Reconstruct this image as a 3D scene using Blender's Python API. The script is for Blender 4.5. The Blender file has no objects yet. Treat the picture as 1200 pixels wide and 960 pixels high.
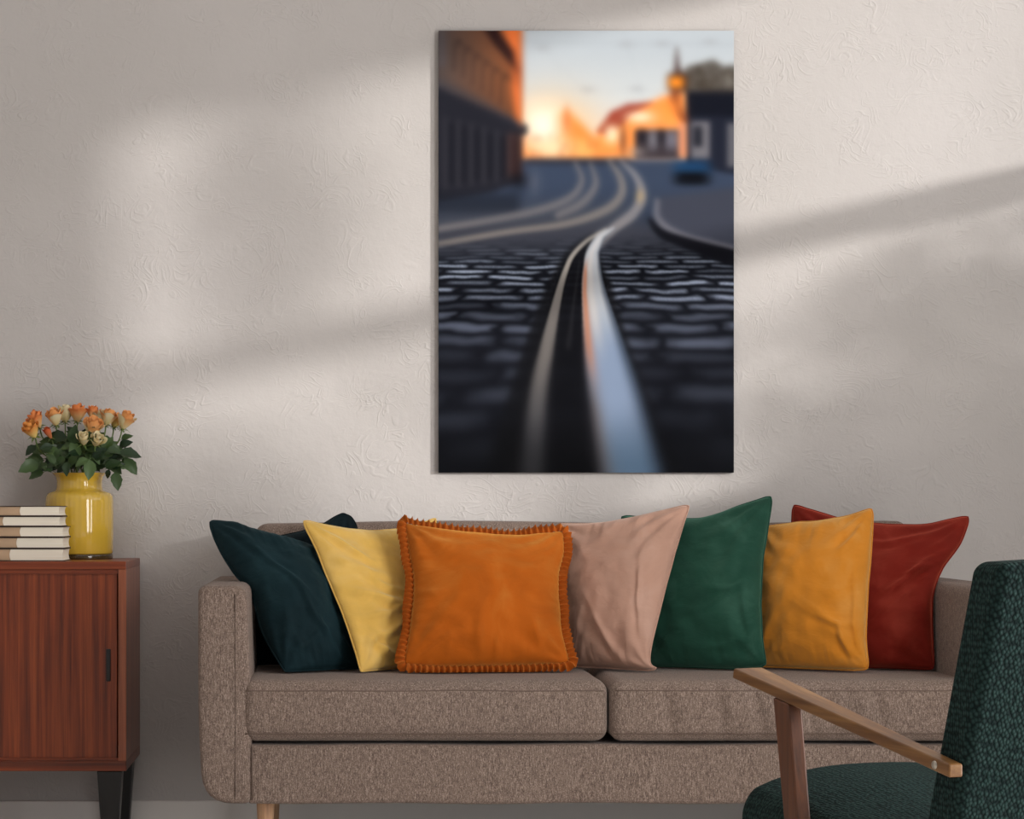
import bpy, bmesh, math, random
import numpy as np
from mathutils import Vector, Matrix, noise
R = math.radians
random.seed(11)
scn = bpy.context.scene
COL = scn.collection

# ------------------------------------------------------------------ camera
FPX, CX, CY, EYE, CAMY = 2892., 400., 595., .892, -6.
cam_d = bpy.data.cameras.new('camera'); cam = bpy.data.objects.new('camera', cam_d); COL.objects.link(cam)
cam.location = (0, CAMY, EYE); cam.rotation_euler = (R(90), 0, 0)
cam_d.sensor_width = 36; cam_d.lens = FPX/1200*36
cam_d.shift_x = (600-CX)/1200; cam_d.shift_y = (CY-480)/1200
cam_d.clip_start = .05
scn.camera = cam
# ------------------------------------------------------------------ world, sun, key lamp, window light, exposure
w = bpy.data.worlds.new('sky'); scn.world = w; w.use_nodes = True
bg = w.node_tree.nodes['Background']; bg.inputs[0].default_value = (.93, .96, 1, 1); bg.inputs[1].default_value = .34
SUN = Vector((-1, .8, -.225)).normalized()
sd = bpy.data.lights.new('sun', 'SUN'); sd.energy = 2.3; sd.angle = R(2.2); sd.color = (1, .955, .905)
so = bpy.data.objects.new('sun', sd); COL.objects.link(so); so.rotation_euler = SUN.to_track_quat('-Z', 'Y').to_euler()
so.location = (5, -4, 4)
ld = bpy.data.lights.new('side_key', 'AREA'); ld.shape = 'RECTANGLE'; ld.size = 1.75; ld.size_y = 2.1; ld.energy = 88; ld.color = (1, .98, .97)  # soft key lamp added at the right; no opening in the wall behind it
lo = bpy.data.objects.new('side_key', ld); COL.objects.link(lo); lo.location = (2.5, -2.8, 1.22)
lo.rotation_euler = Vector((-1, 0, 0)).to_track_quat('-Z', 'Y').to_euler()
ld2 = bpy.data.lights.new('high_window_skylight', 'AREA'); ld2.shape = 'RECTANGLE'; ld2.size = 2.2; ld2.size_y = 1.1; ld2.energy = 7; ld2.color = (1, .98, .97)
lo2 = bpy.data.objects.new('high_window_skylight', ld2); COL.objects.link(lo2); lo2.location = (2.56, -.62, 2.12)
lo2.rotation_euler = Vector((-1, 0, 0)).to_track_quat('-Z', 'Y').to_euler()
scn.view_settings.view_transform = 'Standard'; scn.view_settings.look = 'None'
scn.view_settings.gamma = 1; scn.view_settings.use_curve_mapping = False
scn.view_settings.exposure = .08

# ------------------------------------------------------------------ helpers
def at(px, py, Y):                      # a point of the photograph at depth Y in the room
    s = FPX/(Y-CAMY)
    return Vector(((px-CX)/s, Y, EYE-(py-CY)/s))
def wloc(o):
    v = Vector((0, 0, 0))
    while o is not None: v = v+o.location; o = o.parent
    return v
def thing(name, label, cat, loc=(0, 0, 0), rz=0, group=None):
    o = bpy.data.objects.new(name, None); COL.objects.link(o); o.location = loc; o.rotation_euler = (0, 0, rz); o.empty_display_size = .05
    return tag(o, label, cat, group)
def tag(o, label, cat, group=None):
    o['label'] = label; o['category'] = cat
    if group: o['group'] = group
    return o
def mesh(name, V, F, m, smooth=True):
    me = bpy.data.meshes.new(name); me.from_pydata([tuple(v) for v in V], [], F); me.materials.append(m)
    bm = bmesh.new(); bm.from_mesh(me); bmesh.ops.recalc_face_normals(bm, faces=bm.faces); bm.to_mesh(me); bm.free()
    if smooth: me.polygons.foreach_set('use_smooth', [True]*len(me.polygons))
    return me
def obj(name, V, F, m, parent=None, smooth=True, local=False, label=None):
    """vertices in world space unless local; parents carry no rotation (or local=True)"""
    if parent is not None and not local:
        o0 = wloc(parent); V = [Vector(v)-o0 for v in V]
    o = bpy.data.objects.new(name, mesh(name, V, F, m, smooth)); COL.objects.link(o); o.parent = parent
    if label: o['label'] = label
    return o
def struct(name, V, F, m, smooth=False):
    o = obj(name, V, F, m, smooth=smooth); o['kind'] = 'structure'; return o
def join(*parts):
    V, F = [], []
    for v, f in parts:
        n = len(V); V += list(v); F += [[i+n for i in q] for q in f]
    return V, F
def box(x0, x1, y0, y1, z0, z1, b=0, seg=2):
    bm = bmesh.new(); bmesh.ops.create_cube(bm, size=1)
    for v in bm.verts: v.co = Vector(((x0+x1)/2+v.co.x*(x1-x0), (y0+y1)/2+v.co.y*(y1-y0), (z0+z1)/2+v.co.z*(z1-z0)))
    if b: bmesh.ops.bevel(bm, geom=list(bm.edges), offset=b, segments=seg, profile=.5, affect='EDGES', clamp_overlap=True)
    return out(bm)
def out(bm):
    bm.verts.index_update(); r = [v.co.copy() for v in bm.verts], [[v.index for v in f.verts] for f in bm.faces]; bm.free(); return r
def hexa(bot, top, b=0, seg=2):         # four bottom + four top corners
    bm = bmesh.new(); a = [bm.verts.new(p) for p in bot]; c = [bm.verts.new(p) for p in top]
    bm.faces.new(a[::-1]); bm.faces.new(c)
    for i in range(4): bm.faces.new((a[i], a[(i+1) % 4], c[(i+1) % 4], c[i]))
    bmesh.ops.recalc_face_normals(bm, faces=bm.faces)
    if b: bmesh.ops.bevel(bm, geom=list(bm.edges), offset=b, segments=seg, profile=.5, affect='EDGES', clamp_overlap=True)
    return out(bm)
def rbox(x0, x1, y0, y1, z0, z1, r, seg=5, div=(10, 10, 6), hook=None):
    lo_, hi = (x0, y0, z0), (x1, y1, z1); ax = []
    for k in range(3):
        a, b = lo_[k], hi[k]; e = [1-math.tan((1-i/seg)*math.pi/4) for i in range(seg)]
        ax.append([a+r*t for t in e]+[a+r+(b-a-2*r)*i/div[k] for i in range(div[k]+1)]+[b-r*t for t in e[::-1]])
    n = [len(a)-1 for a in ax]; idx = {}; V = []; F = []
    def vid(i, j, k):
        if (i, j, k) not in idx:
            p = Vector((ax[0][i], ax[1][j], ax[2][k])); q = Vector([min(max(p[c], lo_[c]+r), hi[c]-r) for c in range(3)])
            d = p-q; p = q+d.normalized()*r if d.length > 1e-9 else p
            if hook: p = hook(p)
            idx[(i, j, k)] = len(V); V.append(p)
        return idx[(i, j, k)]
    for a in range(3):
        b, c = (a+1) % 3, (a+2) % 3
        for s in (0, n[a]):
            for i in range(n[b]):
                for j in range(n[c]):
                    q = []
                    for di, dj in ((0, 0), (1, 0), (1, 1), (0, 1)):
                        t = [0]*3; t[a] = s; t[b] = i+di; t[c] = j+dj; q.append(vid(*t))
                    F.append(q)
    return V, F
def tube(P, r, n=6, closed=False, taper=None):
    P = [Vector(p) for p in P]; V, F = [], []; N = len(P); up = None
    for i, p in enumerate(P):
        d = (P[(i+1) % N]-P[i-1]) if closed else (P[min(i+1, N-1)]-P[max(i-1, 0)])
        d.normalize()
        if up is None: up = d.orthogonal().normalized()
        up = (up-d*up.dot(d)); up = up.normalized() if up.length > 1e-6 else d.orthogonal().normalized()
        sd_ = d.cross(up); rr = r if taper is None else r*(1+(taper-1)*i/(N-1))
        for k in range(n):
            a = 2*math.pi*k/n; V.append(p+(up*math.cos(a)+sd_*math.sin(a))*rr)
    for i in range(N if closed else N-1):
        for k in range(n):
            j = (i+1) % N; F.append([i*n+k, i*n+(k+1) % n, j*n+(k+1) % n, j*n+k])
    if not closed: F.append(list(range(n))[::-1]); F.append([(N-1)*n+k for k in range(n)])
    return V, F
def lathe(prof, c, n=48, flute=None):
    V, F = [], []
    for i, (r, z) in enumerate(prof):
        for k in range(n):
            a = 2*math.pi*k/n; rr = r*(1+(flute(a, z) if flute else 0)); V.append(Vector((c[0]+rr*math.cos(a), c[1]+rr*math.sin(a), c[2]+z)))
    for i in range(len(prof)-1):
        for k in range(n): F.append([i*n+k, i*n+(k+1) % n, (i+1)*n+(k+1) % n, (i+1)*n+k])
    return V, F
def prism(poly, y0, y1, b=.01, seg=3, puff=0):  # polygon in x, z pulled along y with rounded front and back edges
    n = len(poly); P = [Vector(p) for p in poly]; ar = sum(P[i].x*P[(i+1) % n].y-P[(i+1) % n].x*P[i].y for i in range(n))
    if ar < 0: P = P[::-1]
    c = sum(P, Vector((0, 0)))/n; N = []
    for i in range(n):
        d = P[(i+1) % n]-P[i-1]; N.append(Vector((-d.y, d.x)).normalized())
    rings = [(b*(1-math.sin(k/seg*math.pi/2)), y0+b*(1-math.cos(k/seg*math.pi/2)), 1) for k in range(seg+1)]
    V, F = [], []
    def ring(ins, y, s=1.): V.extend([Vector((c.x+(P[i].x+N[i].x*ins-c.x)*s, y, c.y+(P[i].y+N[i].y*ins-c.y)*s)) for i in range(n)])
    seq = [(b, y0-puff, .3), (b, y0-puff*.7, .7)]+[(i_, y_, 1.) for i_, y_, _ in rings]+[(i_, y1-(y_-y0), 1.) for i_, y_, _ in rings[::-1]]+[(b, y1, .6)]
    for q in seq: ring(*q)
    m = len(seq)
    for k in range(m-1):
        for i in range(n): F.append([k*n+i, k*n+(i+1) % n, (k+1)*n+(i+1) % n, (k+1)*n+i])
    V.append(Vector((c.x, y0-puff, c.y))); V.append(Vector((c.x, y1, c.y)))
    for i in range(n): F.append([len(V)-2, (i+1) % n, i]); F.append([len(V)-1, (m-1)*n+i, (m-1)*n+(i+1) % n])
    return V, F
def round_poly(pts):                    # (x, z, radius) corners
    P = []; n = len(pts)
    for i in range(n):
        a, p, c = (Vector(pts[(i+k) % n][:2]) for k in (-1, 0, 1)); r = pts[i][2]
        u = (a-p).normalized(); v = (c-p).normalized()
        for k in range(7):
            t = k/6; P.append(tuple(p+u*r*(1-t)**2+v*r*t**2))
    return P

# ------------------------------------------------------------------ materials
def mat(name, base, rough=.6, spec=.5, sheen=0, metal=0, sheen_tint=None, coat=0):
    m = bpy.data.materials.new(name); m.use_nodes = True; b = m.node_tree.nodes['Principled BSDF']
    b.inputs['Base Color'].default_value = (*base, 1); b.inputs['Roughness'].default_value = rough; b.inputs['Metallic'].default_value = metal
    b.inputs['Specular IOR Level'].default_value = spec; b.inputs['Sheen Weight'].default_value = sheen; b.inputs['Coat Weight'].default_value = coat
    if sheen_tint: b.inputs['Sheen Tint'].default_value = (*sheen_tint, 1)
    return m, m.node_tree, b
def nd(t, typ, **kw):
    n = t.nodes.new(typ)
    for k, v in kw.items():
        if k in n.inputs: n.inputs[k].default_value = v
        else: setattr(n, k, v)
    return n
def coord(t, scale=(1, 1, 1), out_='Object', rot=(0, 0, 0)):
    c = nd(t, 'ShaderNodeTexCoord'); mp = nd(t, 'ShaderNodeMapping'); mp.inputs['Scale'].default_value = scale; mp.inputs['Rotation'].default_value = rot
    t.links.new(c.outputs[out_], mp.inputs[0]); return mp.outputs[0]
def ramp(t, src, stops):
    r = nd(t, 'ShaderNodeValToRGB'); e = r.color_ramp.elements
    while len(e) < len(stops): e.new(.5)
    for k, (p, c) in zip(e, stops): k.position = p; k.color = (*c, 1) if len(c) == 3 else c
    t.links.new(src, r.inputs[0]); return r.outputs[0]
def noise_tex(t, vec, scale, detail=3, rough=.5, typ=None, dist=0):
    n = nd(t, 'ShaderNodeTexNoise'); n.inputs['Scale'].default_value = scale; n.inputs['Detail'].default_value = detail; n.inputs['Roughness'].default_value = rough; n.inputs['Distortion'].default_value = dist
    if typ: n.noise_type = typ
    t.links.new(vec, n.inputs['Vector']); return n.outputs['Fac']
def bump(t, b, h, strength, dist, prev=None):
    n = nd(t, 'ShaderNodeBump'); n.inputs['Strength'].default_value = strength; n.inputs['Distance'].default_value = dist
    t.links.new(h, n.inputs['Height'])
    if prev: t.links.new(prev, n.inputs['Normal'])
    t.links.new(n.outputs[0], b.inputs['Normal']); return n.outputs[0]
def math_(t, op, a, b):
    n = nd(t, 'ShaderNodeMath'); n.operation = op
    for i, v in enumerate((a, b)):
        if isinstance(v, (int, float)): n.inputs[i].default_value = v
        else: t.links.new(v, n.inputs[i])
    return n.outputs[0]
def lin(*c): return tuple(((v/255)/12.92 if v/255 <= .04045 else ((v/255+.055)/1.055)**2.4) for v in c)

def plaster():
    m, t, b = mat('plaster', lin(206, 199, 193), .75, .25)
    v = coord(t)
    big = noise_tex(t, v, 1.3, 3)
    c = ramp(t, big, [(.3, lin(198, 194, 191)), (.7, lin(208, 204, 202))]); t.links.new(c, b.inputs['Base Color'])
    def strokes(sc, k, off, lo_, hi):      # bunches of curved trowel ridges
        mp = nd(t, 'ShaderNodeMapping'); mp.inputs['Location'].default_value = (off, off*.7, off*1.3); t.links.new(v, mp.inputs[0])
        n = noise_tex(t, mp.outputs[0], sc, 2, .45, None, .9)
        w_ = math_(t, 'SINE', math_(t, 'MULTIPLY', n, k), 0)
        r = ramp(t, w_, [(.35, (0, 0, 0)), (.98, (1, 1, 1))])
        mk = ramp(t, noise_tex(t, mp.outputs[0], sc*.9, 3, .6), [(lo_, (0, 0, 0)), (hi, (1, 1, 1))])
        return math_(t, 'MULTIPLY', r, mk)
    h = math_(t, 'ADD', strokes(7.5, 88, 0, .51, .68), strokes(12., 62, 4.3, .50, .68))
    fine = noise_tex(t, v, 30, 4, .6)
    p = bump(t, b, fine, .3, .006)
    bump(t, b, h, .32, .0035, p)
    return m
M_WALL = plaster()
M_TRIM = mat('trim_paint', lin(250, 246, 242), .5)[0]
def wood(name, dark, mid, light, axis='z', rough=.42, scale=1., coat=.0):
    m, t, b = mat(name, mid, rough, .5, coat=coat)
    sc = {'z': (26, 26, .55), 'x': (.55, 26, 26), 'y': (26, .55, 26)}[axis]
    v = coord(t, tuple(s*scale for s in sc))
    n1 = noise_tex(t, v, 1.6, 5, .62, None, .25)
    c = ramp(t, n1, [(.30, dark), (.48, mid), (.66, light)])
    v2 = coord(t, tuple(s*scale*5 for s in sc)); n2 = noise_tex(t, v2, 1.5, 4, .6)
    mx = nd(t, 'ShaderNodeMix', data_type='RGBA', blend_type='MULTIPLY'); mx.inputs[0].default_value = .34
    t.links.new(c, mx.inputs[6]); t.links.new(ramp(t, n2, [(.38, (.45, .42, .4)), (.55, (1, 1, 1))]), mx.inputs[7]); t.links.new(mx.outputs[2], b.inputs['Base Color'])
    bump(t, b, n2, .08, .002)
    return m
TK = (lin(84, 33, 11), lin(124, 52, 19), lin(154, 74, 32))
M_TEAK_Z = wood('teak_vertical', *TK, 'z', .38, 1.7)
M_TEAK_X = wood('teak_horizontal', *TK, 'x', .34)
M_TEAK_Y = wood('teak_side_lit', lin(100, 50, 30), lin(146, 80, 52), lin(172, 102, 70), 'z', .3)  # lighter teak, the side's reflected light put into the colour
M_ASH = wood('pale_leg_wood', lin(160, 116, 84), lin(196, 152, 116), lin(214, 176, 140), 'z', .5)
M_OAK = wood('worn_chair_wood', lin(82, 48, 18), lin(118, 78, 36), lin(146, 106, 60), 'y', .4, .8)
M_OAKZ = wood('worn_chair_wood_upright', lin(66, 34, 15), lin(98, 54, 26), lin(120, 72, 38), 'z', .45, .8)
M_FLOOR = wood('floor_wood', lin(216, 210, 202), lin(230, 225, 218), lin(238, 234, 228), 'y', .5, .5)
M_BLACK = mat('black_lacquer', lin(24, 23, 24), .35)[0]
M_STEEL = mat('bolt_steel', lin(176, 170, 160), .35, metal=1)[0]

def sofa_fabric():
    m, t, b = mat('taupe_weave', lin(136, 115, 103), .95, .15, sheen=.12)
    v = coord(t, (1, 1, .6))
    n = noise_tex(t, v, 520, 2, .7); n2 = noise_tex(t, coord(t, (1, 1, .2)), 360, 2, .6)
    s = math_(t, 'ADD', math_(t, 'MULTIPLY', n, .6), math_(t, 'MULTIPLY', n2, .4))
    c = ramp(t, s, [(.34, lin(84, 71, 64)), (.5, lin(126, 109, 99)), (.66, lin(176, 158, 146))])
    t.links.new(c, b.inputs['Base Color']); bump(t, b, s, .5, .003)
    return m
M_SOFA = sofa_fabric()
M_SEAM = mat('taupe_seam', lin(112, 96, 87), .95, .1)[0]
def chair_fabric():
    m, t, b = mat('bottle_green_weave', lin(30, 52, 50), .9, .12)
    v = coord(t, (1, 1, 1), rot=(0, R(32), 0))
    vo = nd(t, 'ShaderNodeTexVoronoi'); vo.inputs['Scale'].default_value = 190; vo.inputs['Randomness'].default_value = .55
    t.links.new(coord(t, (1, 1, .75), rot=(0, R(35), 0)), vo.inputs['Vector'])
    c = ramp(t, vo.outputs['Distance'], [(.1, lin(46, 68, 65)), (.38, lin(34, 54, 52)), (.65, lin(18, 31, 31))])
    t.links.new(c, b.inputs['Base Color'])
    inv = math_(t, 'SUBTRACT', 1, vo.outputs['Distance']); bump(t, b, inv, .8, .004)
    return m
M_CHAIR = chair_fabric()
def velvet(name, base, sheen=.35, tint=None, dark=.72):
    m, t, b = mat(name, base, .82, .18, sheen=sheen, sheen_tint=tint or tuple(min(1, v*1.6+.05) for v in base))
    b.inputs['Sheen Roughness'].default_value = .5
    v = coord(t); n = noise_tex(t, v, 7, 4, .6, None, .8)
    nap = noise_tex(t, coord(t, (1, 1, .8)), 3.4, 3, .5, None, .5)      # pile brushed one way and the other
    n = math_(t, 'ADD', math_(t, 'MULTIPLY', n, .45), math_(t, 'MULTIPLY', nap, .55))
    lt = tuple(p_*.80+q_*.20 for p_, q_ in zip(base, tint or base))
    c = ramp(t, n, [(.34, tuple(v_*dark*.92 for v_ in base)), (.50, base), (.66, lt)]); t.links.new(c, b.inputs['Base Color'])
    f = noise_tex(t, v, 420, 2); p = bump(t, b, f, .12, .002)
    wv = noise_tex(t, coord(t, (1, 1, 1.6)), 17, 3, .55, None, 1.4); bump(t, b, wv, .2, .010, p)
    return m

# ------------------------------------------------------------------ the room
YW = .91; XL, XR, YF, ZC = -3.2, 2.6, -7.6, 2.95
struct('floor', *box(XL, XR, YF, YW, -.1, 0), M_FLOOR)
struct('ceiling', *box(XL, XR, YF, YW, ZC, ZC+.1), M_TRIM)
struct('wall_back', *box(XL, XR+.12, YW, YW+.12, -.1, ZC+.1), M_WALL)
struct('wall_left', *box(XL-.12, XL, YF, YW+.12, -.1, ZC+.1), M_WALL)
WY0, WY1, WZ0, WZ1 = YW-2.68, YW-.35, 1.24, 2.72
struct('wall_right', *join(box(XR, XR+.12, YF, WY0, -.1, ZC+.1), box(XR, XR+.12, WY1, YW, -.1, ZC+.1),
       box(XR, XR+.12, WY0, WY1, -.1, WZ0), box(XR, XR+.12, WY0, WY1, WZ1, ZC+.1)), M_WALL)
struct('baseboard_back', *box(XL, XR, YW-.014, YW, 0, .072, .003), M_TRIM)
struct('baseboard_right', *box(XR-.014, XR, YF, YW-.014, 0, .072, .003), M_TRIM)
struct('baseboard_left', *box(XL, XL+.014, YF, YW-.014, 0, .072, .003), M_TRIM)
# high window in the right wall: outer frame, one transom, one mullion
win = struct('window_1', *join(box(XR+.03, XR+.09, WY0, WY1, WZ0, WZ0+.04), box(XR+.03, XR+.09, WY0, WY1, WZ1-.04, WZ1),
             box(XR+.03, XR+.09, WY0, WY0+.04, WZ0+.04, WZ1-.04), box(XR+.03, XR+.09, WY1-.04, WY1, WZ0+.04, WZ1-.04)), M_TRIM)
obj('transom', *box(XR+.035, XR+.085, WY0+.04, WY1-.04, 1.925, 2.015), M_TRIM, win, smooth=False)
obj('window_sill', *box(XR-.05, XR+.03, WY0-.03, WY1+.03, WZ0-.03, WZ0-.001, .004), M_TRIM, win)
# added, unseen window frame and blind on solid wall, dressing the key lamp
w2 = struct('added_window', *join(box(XR-.03, XR-.001, -3.83, -1.86, .08, .16), box(XR-.03, XR-.001, -3.83, -1.86, 2.28, 2.36),
            box(XR-.03, XR-.001, -3.83, -3.75, .16, 2.28), box(XR-.03, XR-.001, -1.94, -1.86, .16, 2.28)), M_TRIM)
obj('added_blind', *box(XR-.012, XR-.001, -3.75, -1.94, .16, 2.28), mat('white_blind', lin(236, 234, 230), .8)[0], w2)

# unseen tree added outside the high window to dapple the sun
M_LEAFOUT = mat('tree_leaf', lin(60, 84, 40), .6)[0]
M_BARK = wood('bark', lin(50, 38, 28), lin(78, 60, 46), lin(96, 78, 60), 'z', .9)
tree = thing('gobo_tree', 'unseen leafy tree added outside the high side window to shape the sunlight', 'tree', (4.1, -1.9, 0))
obj('trunk', *tube([(4.1, -1.9, -.1), (4.08, -1.85, 1.), (4.1, -1.8, 1.7), (4.05, -1.5, 2.0), (4.0, -1.1, 2.1)], .045, 8, taper=.4), M_BARK, tree)
obj('branch', *tube([(4.1, -1.8, 1.6), (4.08, -2.2, 2.1), (4.0, -2.5, 2.7), (4.0, -2.5, 3.2)], .022, 8, taper=.4), M_BARK, tree)
LV, LF = [], []
rng = random.Random(3)
def clump(c, r, n, size):  # leaf clumps, each set to shade a chosen patch of wall
    for _ in range(n):
        while True:
            p = Vector((rng.uniform(-1, 1), rng.uniform(-1, 1), rng.uniform(-1, 1)))
            if p.length < 1: break
        p = Vector((c[0]+p.x*r[0], c[1]+p.y*r[1], c[2]+p.z*r[2]))
        d = Vector((rng.gauss(0, 1), rng.gauss(0, 1), rng.gauss(0, 1))).normalized(); e = d.orthogonal().normalized()
        k = len(LV); LV.extend([p-d*size, p+e*size*.45, p+d*size, p-e*size*.45]); LF.append([k, k+1, k+2, k+3])
clump((4, -2.47, 2.66), (.2, .19, .36), 250, .045)
clump((4, -2.45, 3.12), (.2, .34, .2), 170, .05)
clump((4, -.80, 1.74), (.3, .58, .5), 1000, .05)
clump((4, -1.55, 1.40), (.3, .7, .14), 160, .05)
clump((4, -2.70, 1.74), (.25, .38, .40), 330, .05)
fo = obj('gobo_foliage', LV, LF, M_LEAFOUT, tree, smooth=False); fo['kind'] = 'stuff'

# ------------------------------------------------------------------ sofa
SXC = .651; SXL, SXR = -.349, 1.651; SIL, SIR = -.231, 1.533          # outer and inner faces of the arms
sofa = thing('sofa', 'taupe woven fabric two-seat sofa on pale wooden legs under the picture', 'sofa', (SXC, .45, 0))
ZB, ZA, ZS = .170, .702, .473
def arm(s):
    o_, i_ = (SXL, SIL) if s < 0 else (SXR, SIR)
    if s < 0: pts = [(o_, ZA, .022), (i_, ZA, .03), (i_+.012, .4, .05), (i_+.012, ZB, .02), (o_+.012, ZB, .075), (o_, .36, .1)]
    else: pts = [(i_, ZA, .03), (o_, ZA, .022), (o_, .36, .1), (o_-.012, ZB, .075), (i_-.012, ZB, .02), (i_-.012, .4, .05)]
    a = obj('arm', *prism(round_poly(pts), .005, .86, .014, 5, .004), M_SOFA, sofa)
    x = i_+(-.026 if s < 0 else .026)
    obj('seam', *tube([(x, .0012, z) for z in np.linspace(ZB+.02, ZA-.02, 8)], .0016, 5), M_SOFA, a)
    return a
arm(-1); arm(1)
bx0, bx1 = SIL+.001, SIR-.001
base = obj('base_frame', *rbox(bx0, bx1, .009, .84, ZB, .315, .011, 4, (30, 10, 4), lambda p: p+Vector((0, -.004*math.sin(p.x*7)*(1 if p.y < .1 else 0), .0015*math.sin(p.x*13)))), M_SOFA, sofa)
obj('seam', *tube([(bx0+.013, .0085, ZB+.01), (bx0+.013, .0085, .31)], .002, 5), M_SEAM, base)
def backhook(p):
    t = (p.z-.32)/.53; return Vector((p.x, p.y+.06*t, p.z+.004*math.sin(p.x*5)))
obj('backrest', *rbox(SIL-.004, SIR+.004, .60, .80, .32, .852, .035, 5, (24, 4, 12), backhook), M_SOFA, sofa)
def seat(x0, x1, seed, folds):
    def hk(p):
        u = (p.x-x0)/(x1-x0)*2-1; q = p.copy()
        fr = max(0, 1-(p.y)/.06)                       # near the front face
        zz = (p.z-.322)/(ZS-.322)
        q.y -= .012*(1-u*u)*math.sin(math.pi*min(max(zz, 0), 1))*fr
        q.y += .004*noise.noise(Vector((p.x*6, p.z*9, seed)))*fr
        if folds and fr > 0:
            for fx, sl in ((.30, .25), (.40, .3), (.47, .35), (.54, .3), (.60, .4), (.66, .3), (.73, .3), (.16, .2)):
                d = (u+1)/2-fx+sl*.12*(zz-.5); q.y += .012*math.exp(-(d/.019)**2)*math.sin(math.pi*min(max(zz*.9+.08, 0), 1))*fr
        if p.z > .4: q.z += .002*noise.noise(Vector((p.x*5, p.y*5, seed+3)))
        return q
    c = obj('seat_cushion', *rbox(x0, x1, -.002, .6, .322, ZS, .033, 6, (130, 14, 10), hk), M_SOFA, sofa)
    for z, dy in ((ZS-.026, .0), (.322+.02, .0)):
        P = []
        for x in np.linspace(x0+.012, x1-.012, 60):
            q = hk(Vector((x, -.002, z))); P.append(q+Vector((0, .0008, 0)))
        obj('seam', *tube(P, .0017, 5), M_SEAM, c)
    return c
seat(SIL-.014, SXC-.002, 1, False); seat(SXC+.002, SIR+.014, 7, True)
for x in (-.187, SXR-.16):
    for y in (.09, .74):
        obj('leg', *lathe([(.0005, 0), (.013, 0), (.0145, .004), (.0225, ZB-.002), (.0225, ZB+.004), (.0005, ZB+.004)], (x, y, 0), 20), M_ASH, sofa)

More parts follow.
